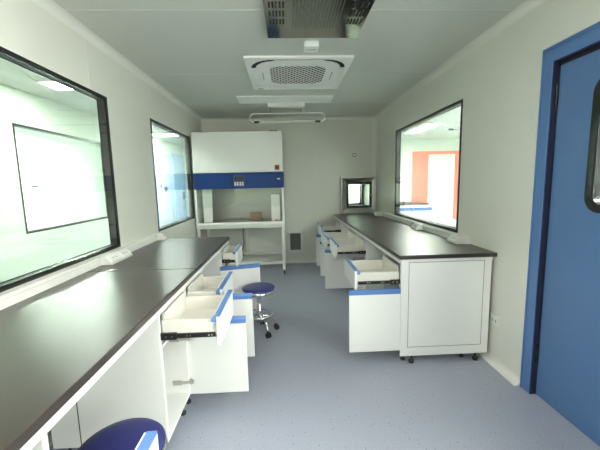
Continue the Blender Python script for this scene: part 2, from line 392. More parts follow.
# leaf = outer rectangle with a rounded opening, joined ring-wise by angle
def rect_pt(y, z):
    dy, dz = y - cy, z - cz
    ts = []
    if dy > 1e-9: ts.append((0 - cy) / dy)
    if dy < -1e-9: ts.append((-LW_ - cy) / dy)
    if dz > 1e-9: ts.append((LH - cz) / dz)
    if dz < -1e-9: ts.append((0.012 - cz) / dz)
    tt = min(ts); return (cy + dy * tt, cz + dz * tt)
# corner-aware outer loop: insert true corners
outer, inner = [], []
for (y, z) in ro:
    outer.append(rect_pt(y, z)); inner.append((y, z))
def corner_fix(corner):
    best = min(range(len(outer)), key=lambda i: abs(math.atan2(outer[i][1] - cz, outer[i][0] - cy) - math.atan2(corner[1] - cz, corner[0] - cy)))
    outer[best] = corner
for c in ((0, LH), (-LW_, LH), (-LW_, 0.012), (0, 0.012)): corner_fix(c)
lm.ring([(0, y, z) for y, z in outer], [(0, y, z) for y, z in inner], (0.042, 0, 0))
leaf = lm.build('leaf', DOORBLUE, door)
ri = rrect(cy, cz, hyw - 0.035, hzw - 0.035, 0.05, 6)
lm = leafmb(); lm.ring([(-0.010, y, z) for y, z in rrect(cy, cz, hyw + 0.008, hzw + 0.008, 0.08, 6)], [(-0.010, y, z) for y, z in ri], (0.062, 0, 0)); lm.build('window_frame', BLACKGLOSS, leaf, bevel=0.004)
lm = leafmb(); lm.prism([(0.008, y, z) for y, z in rrect(cy, cz, hyw - 0.02, hzw - 0.02, 0.06, 6)], (0.005, 0, 0)); lm.build('pane', PANE, leaf)
MB().box(XR - 0.010, XR + 0.03, DY1 - 0.089, DY1 - 0.083, 0.0, DZ - 0.096).box(XR - 0.010, XR + 0.03, DY0 + 0.085, DY1 - 0.083, DZ - 0.096, DZ - 0.090).build('reveal_shade', mat('navy_reveal_shade', (0.02, 0.025, 0.07), 0.6), door)  # navy strip standing in for the shade on the frame's reveal
lm = leafmb(); lm.box(0.004, 0.03, 0.002, 0.0185, 0.012, LH + 0.022).box(0.004, 0.03, -LW_, 0.0015, LH + 0.003, LH + 0.022).build('gap_shade', BLACK, door)  # black strip standing in for the shade in the gap round the leaf
lm = leafmb(); lm.tube([(-0.006, 0.006, 1.78), (-0.006, 0.006, 1.90)], 0.008, 10); lm.build('hinge', BLACKGLOSS, leaf)
lm = leafmb(); lm.tube([(-0.006, 0.006, 0.22), (-0.006, 0.006, 0.34)], 0.008, 10); lm.build('hinge', BLACKGLOSS, leaf)
lm = leafmb(); lm.box(-0.012, 0, -LW_ + 0.05, -LW_ + 0.09, 0.95, 1.15).tube([(-0.012, -LW_ + 0.07, 1.05), (-0.05, -LW_ + 0.07, 1.05), (-0.05, -LW_ + 0.19, 1.05)], 0.009, 10); lm.build('door_handle', STEEL, leaf)

# ------------------------------------------------------------------ benches
CT, CTH = 0.84, 0.030
LFX, RFX = -0.60, 0.813           # front edges of the two worktops
def worktop(name, label, x0, x1, y0, y1, rails, group):
    t = thing(name, label, 'worktop', ((x0 + x1) / 2, (y0 + y1) / 2, CT - CTH), group)
    MB().box(x0, x1, y0, y1, CT - CTH, CT).build('slab', TOP, t, bevel=0.004)
    return t
GT = 'black bench tops'
def rail(x0, x1, y0, y1, label):
    t = thing('bench_rail', label, 'rail', ((x0 + x1) / 2, (y0 + y1) / 2, 0.778), 'white rails under the bench tops')
    MB().box(x0, x1, y0, y1, 0.778, CT - CTH).build('bar', WHITE, t, bevel=0.002)
    MB().box(x0 + 0.003, x1 - 0.003, y0 - 0.002, y0, 0.781, CT - CTH - 0.002).build('end_cap', WPLAST, t)
    return t
worktop('worktop', 'near black resin worktop on the left bench under the big window', XL, LFX, 0.25, 2.105, None, GT)
worktop('worktop', 'far black resin worktop on the left bench, beyond the fine joint', XL, LFX, 2.108, 3.392, None, GT)
worktop('worktop', 'long black resin worktop on the right bench below the right window', RFX, XR, 2.275, YB - 0.072, None, GT)
rail(LFX - 0.04, LFX - 0.008, 0.26, 3.388, 'white steel rail under the front edge of the left bench top')
rail(XL + 0.01, XL + 0.04, 0.26, 3.388, 'white steel rail under the left bench top along the window wall')
rail(RFX + 0.008, RFX + 0.04, 2.31, YB - 0.075, 'white steel rail under the front edge of the right bench top')
rail(XR - 0.04, XR - 0.01, 2.31, YB - 0.075, 'white steel rail under the right bench top along the window wall')

CGRP = 'white lab base cabinets with a drawer over a door'
def cabinet(side, y0, y1, hinge, door_deg, pull, label, zb=0.105, inset_far=0.0, seam=False, lift=0.0, depth=0.56):
    """side +1: left bench (front looks to +x); -1: right bench.  hinge: 'near' or 'far' edge of the door."""
    xf = LFX - 0.02 if side > 0 else RFX + 0.02
    X = lambda l: xf + side * l
    t = thing('base_cabinet', label, 'cabinet', (X(-depth / 2), (y0 + y1) / 2, 0), CGRP)
    b = MB(); T = 0.018; zt = 0.776
    b.box(X(-depth), X(0), y0, y0 + T, zb, zt).box(X(-depth), X(0), y1 - T, y1, zb, zt)
    b.box(X(-depth), X(0), y0 + T, y1 - T, zb, zb + T).box(X(-depth), X(-depth + T), y0 + T, y1 - T, zb + T, zt)
    b.box(X(-0.06), X(0), y0 + T, y1 - T, 0.595, 0.61)
    b.build('body', WHITE, t, bevel=0.0015)
    fps = [(X(l), y) for l in (-0.04, -depth + 0.05) for y in (y0 + 0.04, y1 - 0.04)]
    zs = -0.012 if side > 0 else -0.038        # the right hand drawers hang a little lower
    if seam: MB().box(X(-0.425), X(-0.42), y0 - 0.0006, y0 + 0.002, zb + 0.002, zt - 0.002).build('panel_joint', REVEAL, t)
    for (px, py) in fps:
        top = zb
        MB().lathe([(0.0, 0), (0.017, 0), (0.017, 0.014), (0.007, 0.018), (0.007, top), (0.0, top)], (px, py, 0), 14).build('foot', BLACK, t)
    # drawer, pulled out
    dz0, dz1 = 0.655 + zs, 0.748 + zs
    a, c = y0 + 0.022, y1 - 0.022 - inset_far
    lb = 0.005
    d = MB()
    d.box(X(lb), X(pull), a, c, dz0, dz0 + 0.012)
    d.box(X(lb), X(pull), a, a + 0.014, dz0, dz1).box(X(lb), X(pull), c - 0.014, c, dz0, dz1)
    d.box(X(lb), X(lb + 0.014), a + 0.014, c - 0.014, dz0, (0.769 if side > 0 else 0.748))
    dr_ = d.build('drawer', CREAM, t, bevel=0.0015)
    MB().box(X(pull), X(pull + 0.018), y0 + 0.003, y1 - 0.003, 0.622 + zs, 0.764 + zs).build('front', WHITE, dr_, bevel=0.002)
    h_ = MB()
    h_.prism([(X(pull - 0.024), y0 + 0.003, 0.738 + zs), (X(pull), y0 + 0.003, 0.738 + zs), (X(pull), y0 + 0.003, 0.764 + zs), (X(pull + 0.018), y0 + 0.003, 0.764 + zs), (X(pull + 0.018), y0 + 0.003, 0.772 + zs), (X(pull - 0.008), y0 + 0.003, 0.772 + zs), (X(pull - 0.024), y0 + 0.003, 0.752 + zs)], (0, y1 - y0 - 0.006, 0))
    h_.build('handle', BLUE, dr_, bevel=0.0015)
    MB().box(X(pull - 0.012), X(pull - 0.009), y0 + 0.01, y1 - 0.01, 0.7665 + zs, 0.7735 + zs).build('handle_groove', WPLAST, dr_)
    for ys, dy in ((a, -1), (c, 1)):
        s_ = MB().box(X(-0.02), X(pull - 0.01), ys + dy * 0.002, ys + dy * 0.011, 0.660 + zs, 0.683 + zs).box(X(-0.02), X(0.075), ys + dy * 0.002, ys + dy * 0.016, 0.655 + zs, 0.689 + zs)
        so = s_.build('slide', BLACK, dr_, bevel=0.0015)
        for l in (0.02, 0.05, 0.12, 0.135, 0.225, 0.24):
            if l < pull - 0.02:
                MB().box(X(l), X(l + 0.008), ys + dy * 0.010, ys + dy * (0.0175 if l < 0.07 else 0.0125), 0.669 + zs, 0.675 + zs).build('screw', STEEL, so)
    # door, swung open
    wd = 0.378 if side > 0 else 0.385; hs = (0.012 if side > 0 else 0.008) + lift
    yh = y0 + 0.005 if hinge == 'near' else y1 - 0.005
    dirn = 1 if hinge == 'near' else -1        # along y from the hinge when shut
    A = math.radians(door_deg)
    ex = Vector((side * math.sin(A), dirn * math.cos(A), 0))       # along the leaf
    nx = Vector((side * math.cos(A), -dirn * math.sin(A), 0))      # outer face
    base = Vector((X(0.002 if (door_deg < 5 or side < 0) else -0.022), yh, 0))
    if door_deg < 5: wd = y1 - y0 - 0.010
    DT = Matrix(((ex.x, nx.x, 0, base.x), (ex.y, nx.y, 0, base.y), (0, 0, 1, 0), (0, 0, 0, 1)))
    dm = MB(); dm.T = DT; dm.box(0.0, wd, 0, 0.018, zb - 0.002, 0.545 + hs); do = dm.build('door', WHITE, t, bevel=0.002)
    dm = MB(); dm.T = DT
    dm.prism([(0.0, -0.010, 0.541 + hs), (0.0, 0.020, 0.541 + hs), (0.0, 0.020, 0.577 + hs), (0.0, 0.006, 0.581 + hs), (0.0, -0.010, 0.566 + hs)], (wd, 0, 0)); dm.build('handle', BLUE, do, bevel=0.0015)
    for hz in (zb + 0.085, 0.47):
        dm = MB(); dm.T = DT
        dm.tube([(0.028, 0.0, hz), (0.028, -0.006, hz)], 0.019, 16).box(-0.022, 0.05, -0.014, -0.002, hz - 0.010, hz + 0.010).box(-0.075, -0.020, -0.016, -0.006, hz - 0.016, hz + 0.016).tube([(-0.04, -0.017, hz), (-0.04, -0.010, hz)], 0.006, 8)
        dm.build('hinge', STEEL, do, bevel=0.001)
    return t
cabinet(1, 0.34, 0.778, 'far', 0, 0.257, 'nearest white cabinet of the left bench, drawer pulled out over the front stool', inset_far=0.115)
cabinet(1, 1.503, 1.890, 'far', 90, 0.270, 'white cabinet of the left bench with hinged door wide open, right behind the front stool', seam=True)
cabinet(1, 1.915, 2.300, 'far', 90, 0.205, 'white cabinet of the left bench next behind the one whose door hinge shows')
cabinet(1, 3.030, 3.390, 'near', 76, 0.130, 'last white cabinet at the far end of the left bench, behind the blue stool', lift=0.02)
cabinet(-1, 2.304, 2.735, 'near', 90, 0.325, 'nearest white cabinet of the right bench next to the flat end panel')
cabinet(-1, 3.345, 3.785, 'far', 90, 0.310, 'second white cabinet of the right bench, beyond the first knee space')
cabinet(-1, 3.80, 4.335, 'far', 90, 0.355, 'third white cabinet of the right bench, touching the second one')
cabinet(-1, 4.90, 5.32, 'near', 90, 0.31, 'farthest white cabinet of the right bench, by the back wall')

# flat panel closing the near end of the right bench
yp = 2.290
t = thing('end_panel', 'flat white panel closing the near end of the right bench', 'panel', (1.17, yp, 0))
ep = MB().box(RFX + 0.02, XR - 0.03, yp, 2.301, 0.055, 0.808).build('board', WHITE, t, bevel=0.002)
xa, xb = RFX + 0.075, XR - 0.085
MB().ring([(xa, yp - 0.0006, 0.125), (xb, yp - 0.0006, 0.125), (xb, yp - 0.0006, 0.785), (xa, yp - 0.0006, 0.785)], [(xa + 0.003, yp - 0.0006, 0.128), (xb - 0.003, yp - 0.0006, 0.128), (xb - 0.003, yp - 0.0006, 0.782), (xa + 0.003, yp - 0.0006, 0.782)], (0, 0.002, 0)).build('seam', REVEAL, ep)
for px in (RFX + 0.11, XR - 0.12):
    MB().lathe([(0.0, 0), (0.019, 0), (0.019, 0.022), (0.008, 0.026), (0.008, 0.056), (0.0, 0.056)], (px, yp + 0.006, 0), 14).build('foot', BLACK, t)

# cable trunking and wedge sockets
def trunk(side, y0, y1, zb_, zt_, label):
    x = XL if side > 0 else XR
    t = thing('cable_trunking', label, 'trunking', (x + side * 0.03, (y0 + y1) / 2, zb_), 'cable trunking along the benches')
    MB().prism([(x, y0, zb_), (x + side * 0.055, y0, zb_), (x + side * 0.052, y0, zt_ - 0.004), (x + side * 0.046, y0, zt_), (x, y0, zt_)], (0, y1 - y0, 0)).build('body', WPLAST, t)
    MB().box(x + side * 0.0528, x + side * 0.0545, y0, y1, zt_ - 0.018, zt_ - 0.014).build('cover_seam', CREAM, t)
trunk(1, 0.30, 3.33, CT, 0.897, 'white cable trunking along the left bench under the windows')
trunk(-1, 2.62, YB - 0.075, CT, 0.897, 'white cable trunking along the right bench under the window')
def wedge(side, y0, y1, label, out=0.135, h=0.062):
    x = (XL if side > 0 else XR) + side * 0.056
    t = thing('socket_box', label, 'socket box', (x, (y0 + y1) / 2, CT), 'wedge socket boxes on the bench tops')
    prof = [(0, 0), (out - 0.055, 0), (out - 0.055, 0.018), (0.035, h), (0, h)]
    MB().prism([(x + side * a, y0, CT + 0.0005 + z) for a, z in prof], (0, y1 - y0, 0)).build('body', WPLAST, t, bevel=0.004)
    n = max(1, round((y1 - y0) / 0.13)); wd = (y1 - y0) / n
    for i in range(n):
        p0 = Vector((x + side * (out - 0.055), 0, CT + 0.018)); p1 = Vector((x + side * 0.035, 0, CT + h))
        e = p1 - p0; nn = Vector((side * e.z, 0, -side * e.x)) if False else Vector((side * abs(e.z), 0, abs(e.x))).normalized()
        ya, yb_ = y0 + i * wd + 0.014, y0 + (i + 1) * wd - 0.014
        q = [p0 + e * 0.12, p0 + e * 0.88]
        MB().prism([(q[0].x, ya, q[0].z), (q[0].x, yb_, q[0].z), (q[1].x, yb_, q[1].z), (q[1].x, ya, q[1].z)], nn * 0.004).build('socket_plate', WHITE, t)
        for yy in (0.35, 0.65):
            ym = ya + (yb_ - ya) * yy; mid = p0 + e * 0.5 + nn * 0.0035
            MB().prism([(mid.x - e.x * 0.12, ym - 0.003, mid.z - e.z * 0.12), (mid.x - e.x * 0.12, ym + 0.003, mid.z - e.z * 0.12), (mid.x + e.x * 0.12, ym + 0.003, mid.z + e.z * 0.12), (mid.x + e.x * 0.12, ym - 0.003, mid.z + e.z * 0.12)], nn * 0.0012).build('slot', REVEAL, t)
wedge(1, 2.27, 2.57, 'long double socket box on the left bench at the corner of the big window')
wedge(1, 3.27, 3.40 - 0.06, 'small socket box at the far end of the left bench')
wedge(-1, 2.62, 2.77, 'nearest wedge socket box on the right bench')
wedge(-1, 3.46, 3.61, 'middle wedge socket box on the right bench, under the window')
wedge(-1, 4.97, 5.11, 'farthest wedge socket box on the right bench, near the pass box')

# ------------------------------------------------------------------ stools
def stool(cx, cy, sz, R, rot, label, BR=0.185):
    t = thing('swivel_stool', label, 'stool', (cx, cy, 0), 'navy swivel stools')
    MB().lathe([(0, sz - 0.045), (R - 0.004, sz - 0.045), (R + 0.004, sz - 0.040), (R + 0.004, sz - 0.016), (R - 0.002, sz - 0.013), (0, sz - 0.013)], (cx, cy, 0), 48).build('seat_rim', CHROME, t)
    MB().lathe([(R - 0.002, sz - 0.014), (R - 0.0005, sz - 0.006), (R - 0.010, sz + 0.004), (R * 0.75, sz + 0.010), (R * 0.4, sz + 0.012), (0, sz + 0.012)], (cx, cy, 0), 48).build('seat_cushion', NAVY, t)
    MB().lathe([(0, 0.10), (0.030, 0.10), (0.030, 0.24), (0.024, 0.245), (0.024, sz - 0.07), (0.06, sz - 0.05), (0.06, sz - 0.045), (0, sz - 0.045)], (cx, cy, 0), 24).build('column', CHROME, t)
    ring_r = BR * 0.80
    pts = [(cx + ring_r * math.cos(2 * PI * k / 48), cy + ring_r * math.sin(2 * PI * k / 48), 0.175) for k in range(49)]
    MB().tube(pts, 0.008, 10, False).build('foot_ring', CHROME, t)
    for i in range(5):
        a = rot + 2 * PI * i / 5; c, s = math.cos(a), math.sin(a)
        P = lambda r, z: (cx + r * c, cy + r * s, z)
        lg = MB().tube([P(0.02, 0.155), P(0.07, 0.150), P(0.13, 0.125), P(BR - 0.01, 0.088), P(BR, 0.075), P(BR, 0.06)], 0.010, 10).tube([P(ring_r, 0.122), P(ring_r, 0.170)], 0.005, 8).build('leg', CHROME, t)
        cs = MB()
        tx, ty = -s, c
        for sg in (-1, 1):
            q = Vector(P(BR + 0.008, 0.024))
            cs.tube([q + Vector((tx, ty, 0)) * sg * 0.005, q + Vector((tx, ty, 0)) * sg * 0.020], 0.024, 16)
        cs.tube([P(BR, 0.03), P(BR, 0.062)], 0.011, 10)
        cs.build('caster', BLACK, lg)
    return t
stool(-0.275, 2.925, 0.432, 0.153, math.radians(-58), 'navy round stool on chrome base standing free in the aisle', 0.150)
stool(-0.615, 1.075, 0.462, 0.152, math.radians(20), 'navy round stool tucked in the left bench knee space at the front')

# ------------------------------------------------------------------ biosafety cabinet
bx0, bx1, by0, by1 = -1.325, -0.030, 4.80, 5.50
t = thing('biosafety_cabinet', 'tall white safety cabinet with a blue control band against the back wall', 'safety cabinet', ((bx0 + bx1) / 2, (by0 + by1) / 2, 0))
hs = MB().prism([(bx0, by0 + 0.012, 2.127), (bx0, by0, 1.55), (bx0, by1, 1.55), (bx0, by1, 2.127)], (bx1 - bx0, 0, 0)).build('upper_housing', WHITE, t, bevel=0.004)
MB().box(bx0 - 0.002, bx1 + 0.004, by0 - 0.014, by1, 1.318, 1.546).build('control_band', CABBLUE, t, bevel=0.005)
pn = MB().box(-0.752, -0.594, by0 - 0.020, by0 - 0.014, 1.352, 1.502).build('control_panel', mat('panel_blue', (0.03, 0.07, 0.2), 0.3), t, bevel=0.003)
MB().box(-0.735, -0.611, by0 - 0.023, by0 - 0.0195, 1.425, 1.492).build('display', LCD, pn)
for i in range(4):
    for j in range(2):
        xx = -0.738 + i * 0.034 + (0.006 if i > 1 else 0)
        MB().box(xx, xx + 0.024, by0 - 0.0235, by0 - 0.0195, 1.362 + j * 0.027, 1.383 + j * 0.027).build('button', WPLAST, pn)
MB().box(-0.118, -0.078, by0 - 0.017, by0 - 0.013, 1.44, 1.455).build('maker_badge', WPLAST, t)
em = MB().box(-0.150, -0.082, by0 - 0.003, by0 + 0.004, 1.575, 1.648).build('hazard_emblem', ORANGE, t)
hm = MB()
for a in (PI / 2, PI / 2 + 2 * PI / 3, PI / 2 + 4 * PI / 3):
    c0 = (-0.116 + 0.013 * math.cos(a), 1.610 + 0.013 * math.sin(a))
    lo = [(c0[0] + 0.0145 * math.cos(2 * PI * k / 20), by0 - 0.0035, c0[1] + 0.0145 * math.sin(2 * PI * k / 20)) for k in range(20)]
    li = [(c0[0] + 0.003 * math.cos(a) + 0.0085 * math.cos(2 * PI * k / 20), by0 - 0.0035, c0[1] + 0.003 * math.sin(a) + 0.0085 * math.sin(2 * PI * k / 20)) for k in range(20)]
    hm.ring(lo, li, (0, 0.001, 0))
hm.build('emblem_mark', BLACK, em)
# working chamber
ch = MB().box(bx0 + 0.02, bx1 - 0.02, 5.40, 5.42, 0.82, 1.318).box(bx0 + 0.02, bx1 - 0.02, by0 + 0.02, 5.40, 0.795, 0.815).build('chamber', BACKSTEEL, t)
MB().box(bx0 + 0.0, bx0 + 0.03, by0 + 0.0, by1, 0.74, 1.318).build('side_panel', WHITE, t)
MB().box(bx1 - 0.03, bx1, by0 + 0.0, by1, 0.74, 1.318).build('side_panel', WHITE, t)
MB().prism([(-1.225, by0 + 0.06, 0.815), (-1.10, by0 + 0.06, 0.815), (-1.085, by0 + 0.06, 1.318), (-1.225, by0 + 0.06, 1.318)], (0, 0.035, 0)).build('inner_pillar', WPLAST, t, bevel=0.003)
rp = MB().box(-0.222, -0.092, by0 + 0.06, by0 + 0.10, 0.815, 1.22).build('inner_pillar', WPLAST, t, bevel=0.003)
MB().box(-0.168, -0.145, by0 + 0.045, by0 + 0.06, 0.824, 0.845).box(-0.135, -0.118, by0 + 0.045, by0 + 0.06, 0.826, 0.842).build('indicator', RED, rp)
MB().prism([(bx0 + 0.03, by0 - 0.02, 0.735), (bx0 + 0.03, by0 - 0.035, 0.80), (bx0 + 0.03, by0 - 0.01, 0.826), (bx0 + 0.03, by0 + 0.06, 0.826), (bx0 + 0.03, by0 + 0.06, 0.735)], (bx1 - bx0 - 0.06, 0, 0)).build('front_sill', WPLAST, t, bevel=0.004)
gm = MB()
for i in range(44):
    xx = bx0 + 0.05 + i * 0.0272
    gm.box(xx, xx + 0.018, by0 + 0.0, by0 + 0.055, 0.8262, 0.8272)
gm.build('intake_grille', DARK, t)
MB().box(bx0 + 0.03, bx1 - 0.03, by0 + 0.03, by0 + 0.036, 1.05, 1.32).build('sash', CLEAR, t)
MB().tube([(-0.63, by0 + 0.05, 0.827), (-0.63, by0 + 0.05, 0.92)], 0.004, 8).build('sash_stop', CHROME, t)
MB().box(bx0 + 0.03, bx1 - 0.03, by0 + 0.06, by1 - 0.02, 0.735, 0.795).build('base_tray', WHITE, t)
# stand
for lx in (bx0 + 0.0, bx1 - 0.045):
    for ly in (by0 + 0.03, by1 - 0.075):
        lg = MB().box(lx, lx + 0.045, ly, ly + 0.045, 0.085, 0.735).build('leg', WPLAST, t, bevel=0.003)
        cx, cy = lx + 0.0225, ly + 0.0225
        MB().box(cx - 0.018, cx + 0.018, cy - 0.02, cy + 0.02, 0.070, 0.085).box(cx - 0.018, cx - 0.014, cy - 0.018, cy + 0.018, 0.03, 0.075).box(cx + 0.014, cx + 0.018, cy - 0.018, cy + 0.018, 0.03, 0.075).build('caster_fork', STEEL, lg)
        MB().tube([(cx - 0.013, cy, 0.034), (cx + 0.013, cy, 0.034)], 0.034, 20).build('caster_wheel', BLACK, lg)
MB().box(bx0 + 0.045, bx1 - 0.045, by0 + 0.035, by0 + 0.07, 0.165, 0.20).build('front_bar', WPLAST, t, bevel=0.002)
MB().box(bx0 + 0.045, bx1 - 0.045, by1 - 0.07, by1 - 0.035, 0.19, 0.225).build('rear_bar', WPLAST, t, bevel=0.002)
MB().box(-0.69, -0.645, by1 - 0.075, by1 - 0.035, 0.225, 0.735).build('rear_post', WPLAST, t, bevel=0.002)
MB().tube([(-0.72, by1 - 0.10, 0.735), (-0.73, by1 - 0.11, 0.55), (-0.72, by1 - 0.10, 0.40), (-0.76, by1 - 0.10, 0.25), (-0.74, by1 - 0.12, 0.18)], 0.007, 8).build('power_cable', BLACK, t)
MB().tube([(-1.27, by0 + 0.2, 2.127), (-1.26, by0 + 0.2, 2.17), (-1.23, by0 + 0.2, 2.185), (-1.20, by0 + 0.2, 2.17), (-1.19, by0 + 0.2, 2.127)], 0.006, 8).build('lifting_eye', STEEL, t)
MB().box(-0.22, -0.15, by0 + 0.10, by0 + 0.15, 2.127, 2.15).tube([(-0.15, by0 + 0.12, 2.14), (-0.10, by0 + 0.12, 2.15)], 0.008, 8).build('cable_gland', BLACK, t)
t = thing('cardboard_box', 'small brown cardboard box standing on the tray of the safety cabinet', 'box', (-0.47, 5.08, 0.816))
MB().box(-0.557, -0.383, 5.02, 5.14, 0.816, 0.93).build('body', CARD, t, bevel=0.002)
MB().box(-0.557, -0.472, 5.02, 5.14, 0.93, 0.933).box(-0.468, -0.383, 5.02, 5.14, 0.93, 0.933).build('flap', CARD, t)

# ------------------------------------------------------------------ back wall fittings
t = thing('air_grille', 'white return air grille low on the back wall beside the safety cabinet', 'air grille', (0.146, YB, 0.375))
gx0, gx1, gz0, gz1 = 0.014, 0.278, 0.188, 0.562
lp = lambda d, y: [(gx0 + d, y, gz0 + d), (gx1 - d, y, gz0 + d), (gx1 - d, y, gz1 - d), (gx0 + d, y, gz1 - d)]
MB().ring(lp(0, YB - 0.016), lp(0.042, YB - 0.016), (0, 0.016, 0)).build('frame', WPLAST, t, bevel=0.003)
MB().box(gx0 + 0.042, gx1 - 0.042, YB - 0.004, YB, gz0 + 0.042, gz1 - 0.042).build('filter', DARK, t)
lv = MB()
for i in range(11):
    xx = gx0 + 0.05 + i * 0.0155
    lv.box(xx, xx + 0.004, YB - 0.012, YB - 0.004, gz0 + 0.042, gz1 - 0.042)
for i in range(9):
    zz = gz0 + 0.065 + i * 0.032
    lv.box(gx0 + 0.042, gx1 - 0.042, YB - 0.009, YB - 0.005, zz, zz + 0.002)
lv.build('louvre', mat('louvre_grey', (0.42, 0.43, 0.42), 0.4), t)
# steel pass box
t = thing('pass_box', 'stainless steel pass box with a glass hatch in the back wall corner', 'pass box', (1.26, YB, 1.15))
px0, px1, pz0, pz1 = 0.932, 1.539, 0.845, 1.462
P4 = lambda x0, x1, z0, z1, y: [(x0, y, z0), (x1, y, z0), (x1, y, z1), (x0, y, z1)]
fr = MB()
LR = []
for yy_, d_ in ((YB, 0.0), (YB - 0.062, 0.0), (YB - 0.066, 0.006), (YB - 0.066, 0.020), (YB - 0.052, 0.030), (YB - 0.020, None), (YB, None)):
    LR.append(P4(px0 + d_, px1 - d_, pz0 + d_, pz1 - d_, yy_) if d_ is not None else P4(PX0 - 0.002, PX1 + 0.002, PZ0 - 0.002, PZ1 + 0.002, yy_))
vv = [p for l_ in LR for p in l_]; ff = []
for r__ in range(len(LR)):
    q__ = (r__ + 1) % len(LR)
    for k_ in range(4):
        j = (k_ + 1) % 4
        ff.append((r__ * 4 + k_, r__ * 4 + j, q__ * 4 + j, q__ * 4 + k_))
fr._add(vv, ff); fr.build('frame', STEEL, t, bevel=0.002)
hd = MB().ring(P4(PX0 - 0.010, PX1 + 0.010, PZ0 - 0.010, PZ1 + 0.010, YB - 0.030), P4(PX0 + 0.028, PX1 - 0.028, PZ0 + 0.028, PZ1 - 0.028, YB - 0.030), (0, 0.02, 0)).build('hatch_door', BLACKGLOSS, t)
MB().box(PX0 + 0.02, PX1 - 0.02, YB - 0.024, YB - 0.019, PZ0 + 0.02, PZ1 - 0.02).build('pane', CLEAR, hd)
MB().tube([(PX1 - 0.012, YB - 0.03, 1.135), (PX1 - 0.012, YB - 0.07, 1.145), (PX1 + 0.02, YB - 0.075, 1.17)], 0.008, 10).build('latch', CHROME, hd)
MB().ring(P4(PX0 - 0.02, PX1 + 0.02, PZ0 - 0.02, PZ1 + 0.02, YB + 0.061), P4(PX0 - 0.001, PX1 + 0.001, PZ0 - 0.001, PZ1 + 0.001, YB + 0.061), (0, 0.5, 0)).build('chamber', STEEL, t)
h2 = MB().ring(P4(PX0 - 0.01, PX1 + 0.01, PZ0 - 0.01, PZ1 + 0.01, YB + 0.562), P4(PX0 + 0.03, PX1 - 0.03, PZ0 + 0.03, PZ1 - 0.03, YB + 0.562), (0, 0.02, 0)).box(1.395, 1.42, YB + 0.562, YB + 0.582, PZ0, PZ1).build('rear_hatch', BLACKGLOSS, t)
MB().box(PX0, PX1, YB + 0.570, YB + 0.574, PZ0, PZ1).build('pane', CLEAR, h2)
# small plates
t = thing('wall_switch', 'small square wall switch above the pass box', 'switch', (1.174, YB, 1.827))
MB().box(1.130, 1.218, YB - 0.008, YB, 1.785, 1.868).build('plate', WPLAST, t, bevel=0.002)
MB().ring(P4(1.143, 1.205, 1.797, 1.856, YB - 0.0105), P4(1.152, 1.196, 1.806, 1.847, YB - 0.0105), (0, 0.003, 0)).build('bezel', REVEAL, t)
MB().box(1.152, 1.196, YB - 0.011, YB - 0.007, 1.806, 1.847).build('rocker', WPLAST, t)
t = thing('wall_socket', 'white wall socket low on the right wall beside the bench end panel', 'wall socket', (XR, 2.30, 0.335))
MB().box(XR - 0.010, XR, 2.215, 2.30, 0.288, 0.374).build('plate', WPLAST, t, bevel=0.002)
MB().box(XR - 0.0112, XR - 0.009, 2.238, 2.243, 0.318, 0.338).box(XR - 0.0112, XR - 0.009, 2.272, 2.277, 0.318, 0.338).build('slot', REVEAL, t)

# ------------------------------------------------------------------ ceiling fittings
light_panel(-0.574, 0.63, 4.175, 4.50, 'unlit white ceiling panel between the air conditioner and the hanging lamp', DIFF_OFF)
light_panel(-1.10, 0.10, 0.75, 1.05, 'added lit ceiling panel out of view over the near end of the left bench', LIT)  # added out of view to light the near left side
light_panel(-1.10, 0.10, -0.95, -0.65, 'added lit ceiling panel out of view at the rear of the room', LIT)  # added out of view as a further light for the room

# cassette air conditioner
ax0, ax1, ay0, ay1 = -0.328, 0.619, 2.912, 3.854
acx, acy = (ax0 + ax1) / 2, (ay0 + ay1) / 2
t = thing('air_conditioner', 'square white ceiling cassette air conditioner with a mesh grille', 'air conditioner', (acx, acy, H))
z0 = H - 0.018
lo = rrect(acx, acy, (ax1 - ax0) / 2, (ay1 - ay0) / 2, 0.02, 8)
mi = rrect(acx, acy, 0.428, 0.428, 0.20, 8)
mi2 = rrect(acx, acy, 0.388, 0.388, 0.17, 8)
MB().ring([(x, y, z0) for x, y in lo], [(x, y, z0) for x, y in mi], (0, 0, 0.018)).build('panel', ACWHITE, t)
nr = [i for i in range(len(mi)) if mi[i][1] < acy - 0.16]
om = MB(); bt = [(mi[i], mi2[i]) for i in nr]
bt = bt[:]
for (p, q), (p2, q2) in zip(bt[:-1], bt[1:]):
    om.prism([(p[0], p[1], z0 + 0.003), (p2[0], p2[1], z0 + 0.003), (q2[0], q2[1], z0 + 0.003), (q[0], q[1], z0 + 0.003)], (0, 0, 0.008))
om.build('air_outlet', DARK, t)
MB().ring([(x, y, z0 + 0.004) for x, y in mi], [(x, y, z0 + 0.004) for x, y in mi2], (0, 0, 0.010)).build('outlet_cover', ACWHITE, t)
gr_ = rrect(acx, acy + 0.0, 0.262, 0.262, 0.09, 8)
MB().ring([(x, y, z0 + 0.001) for x, y in mi2], [(x, y, z0 + 0.001) for x, y in gr_], (0, 0, 0.03)).build('inner_panel', ACWHITE, t)
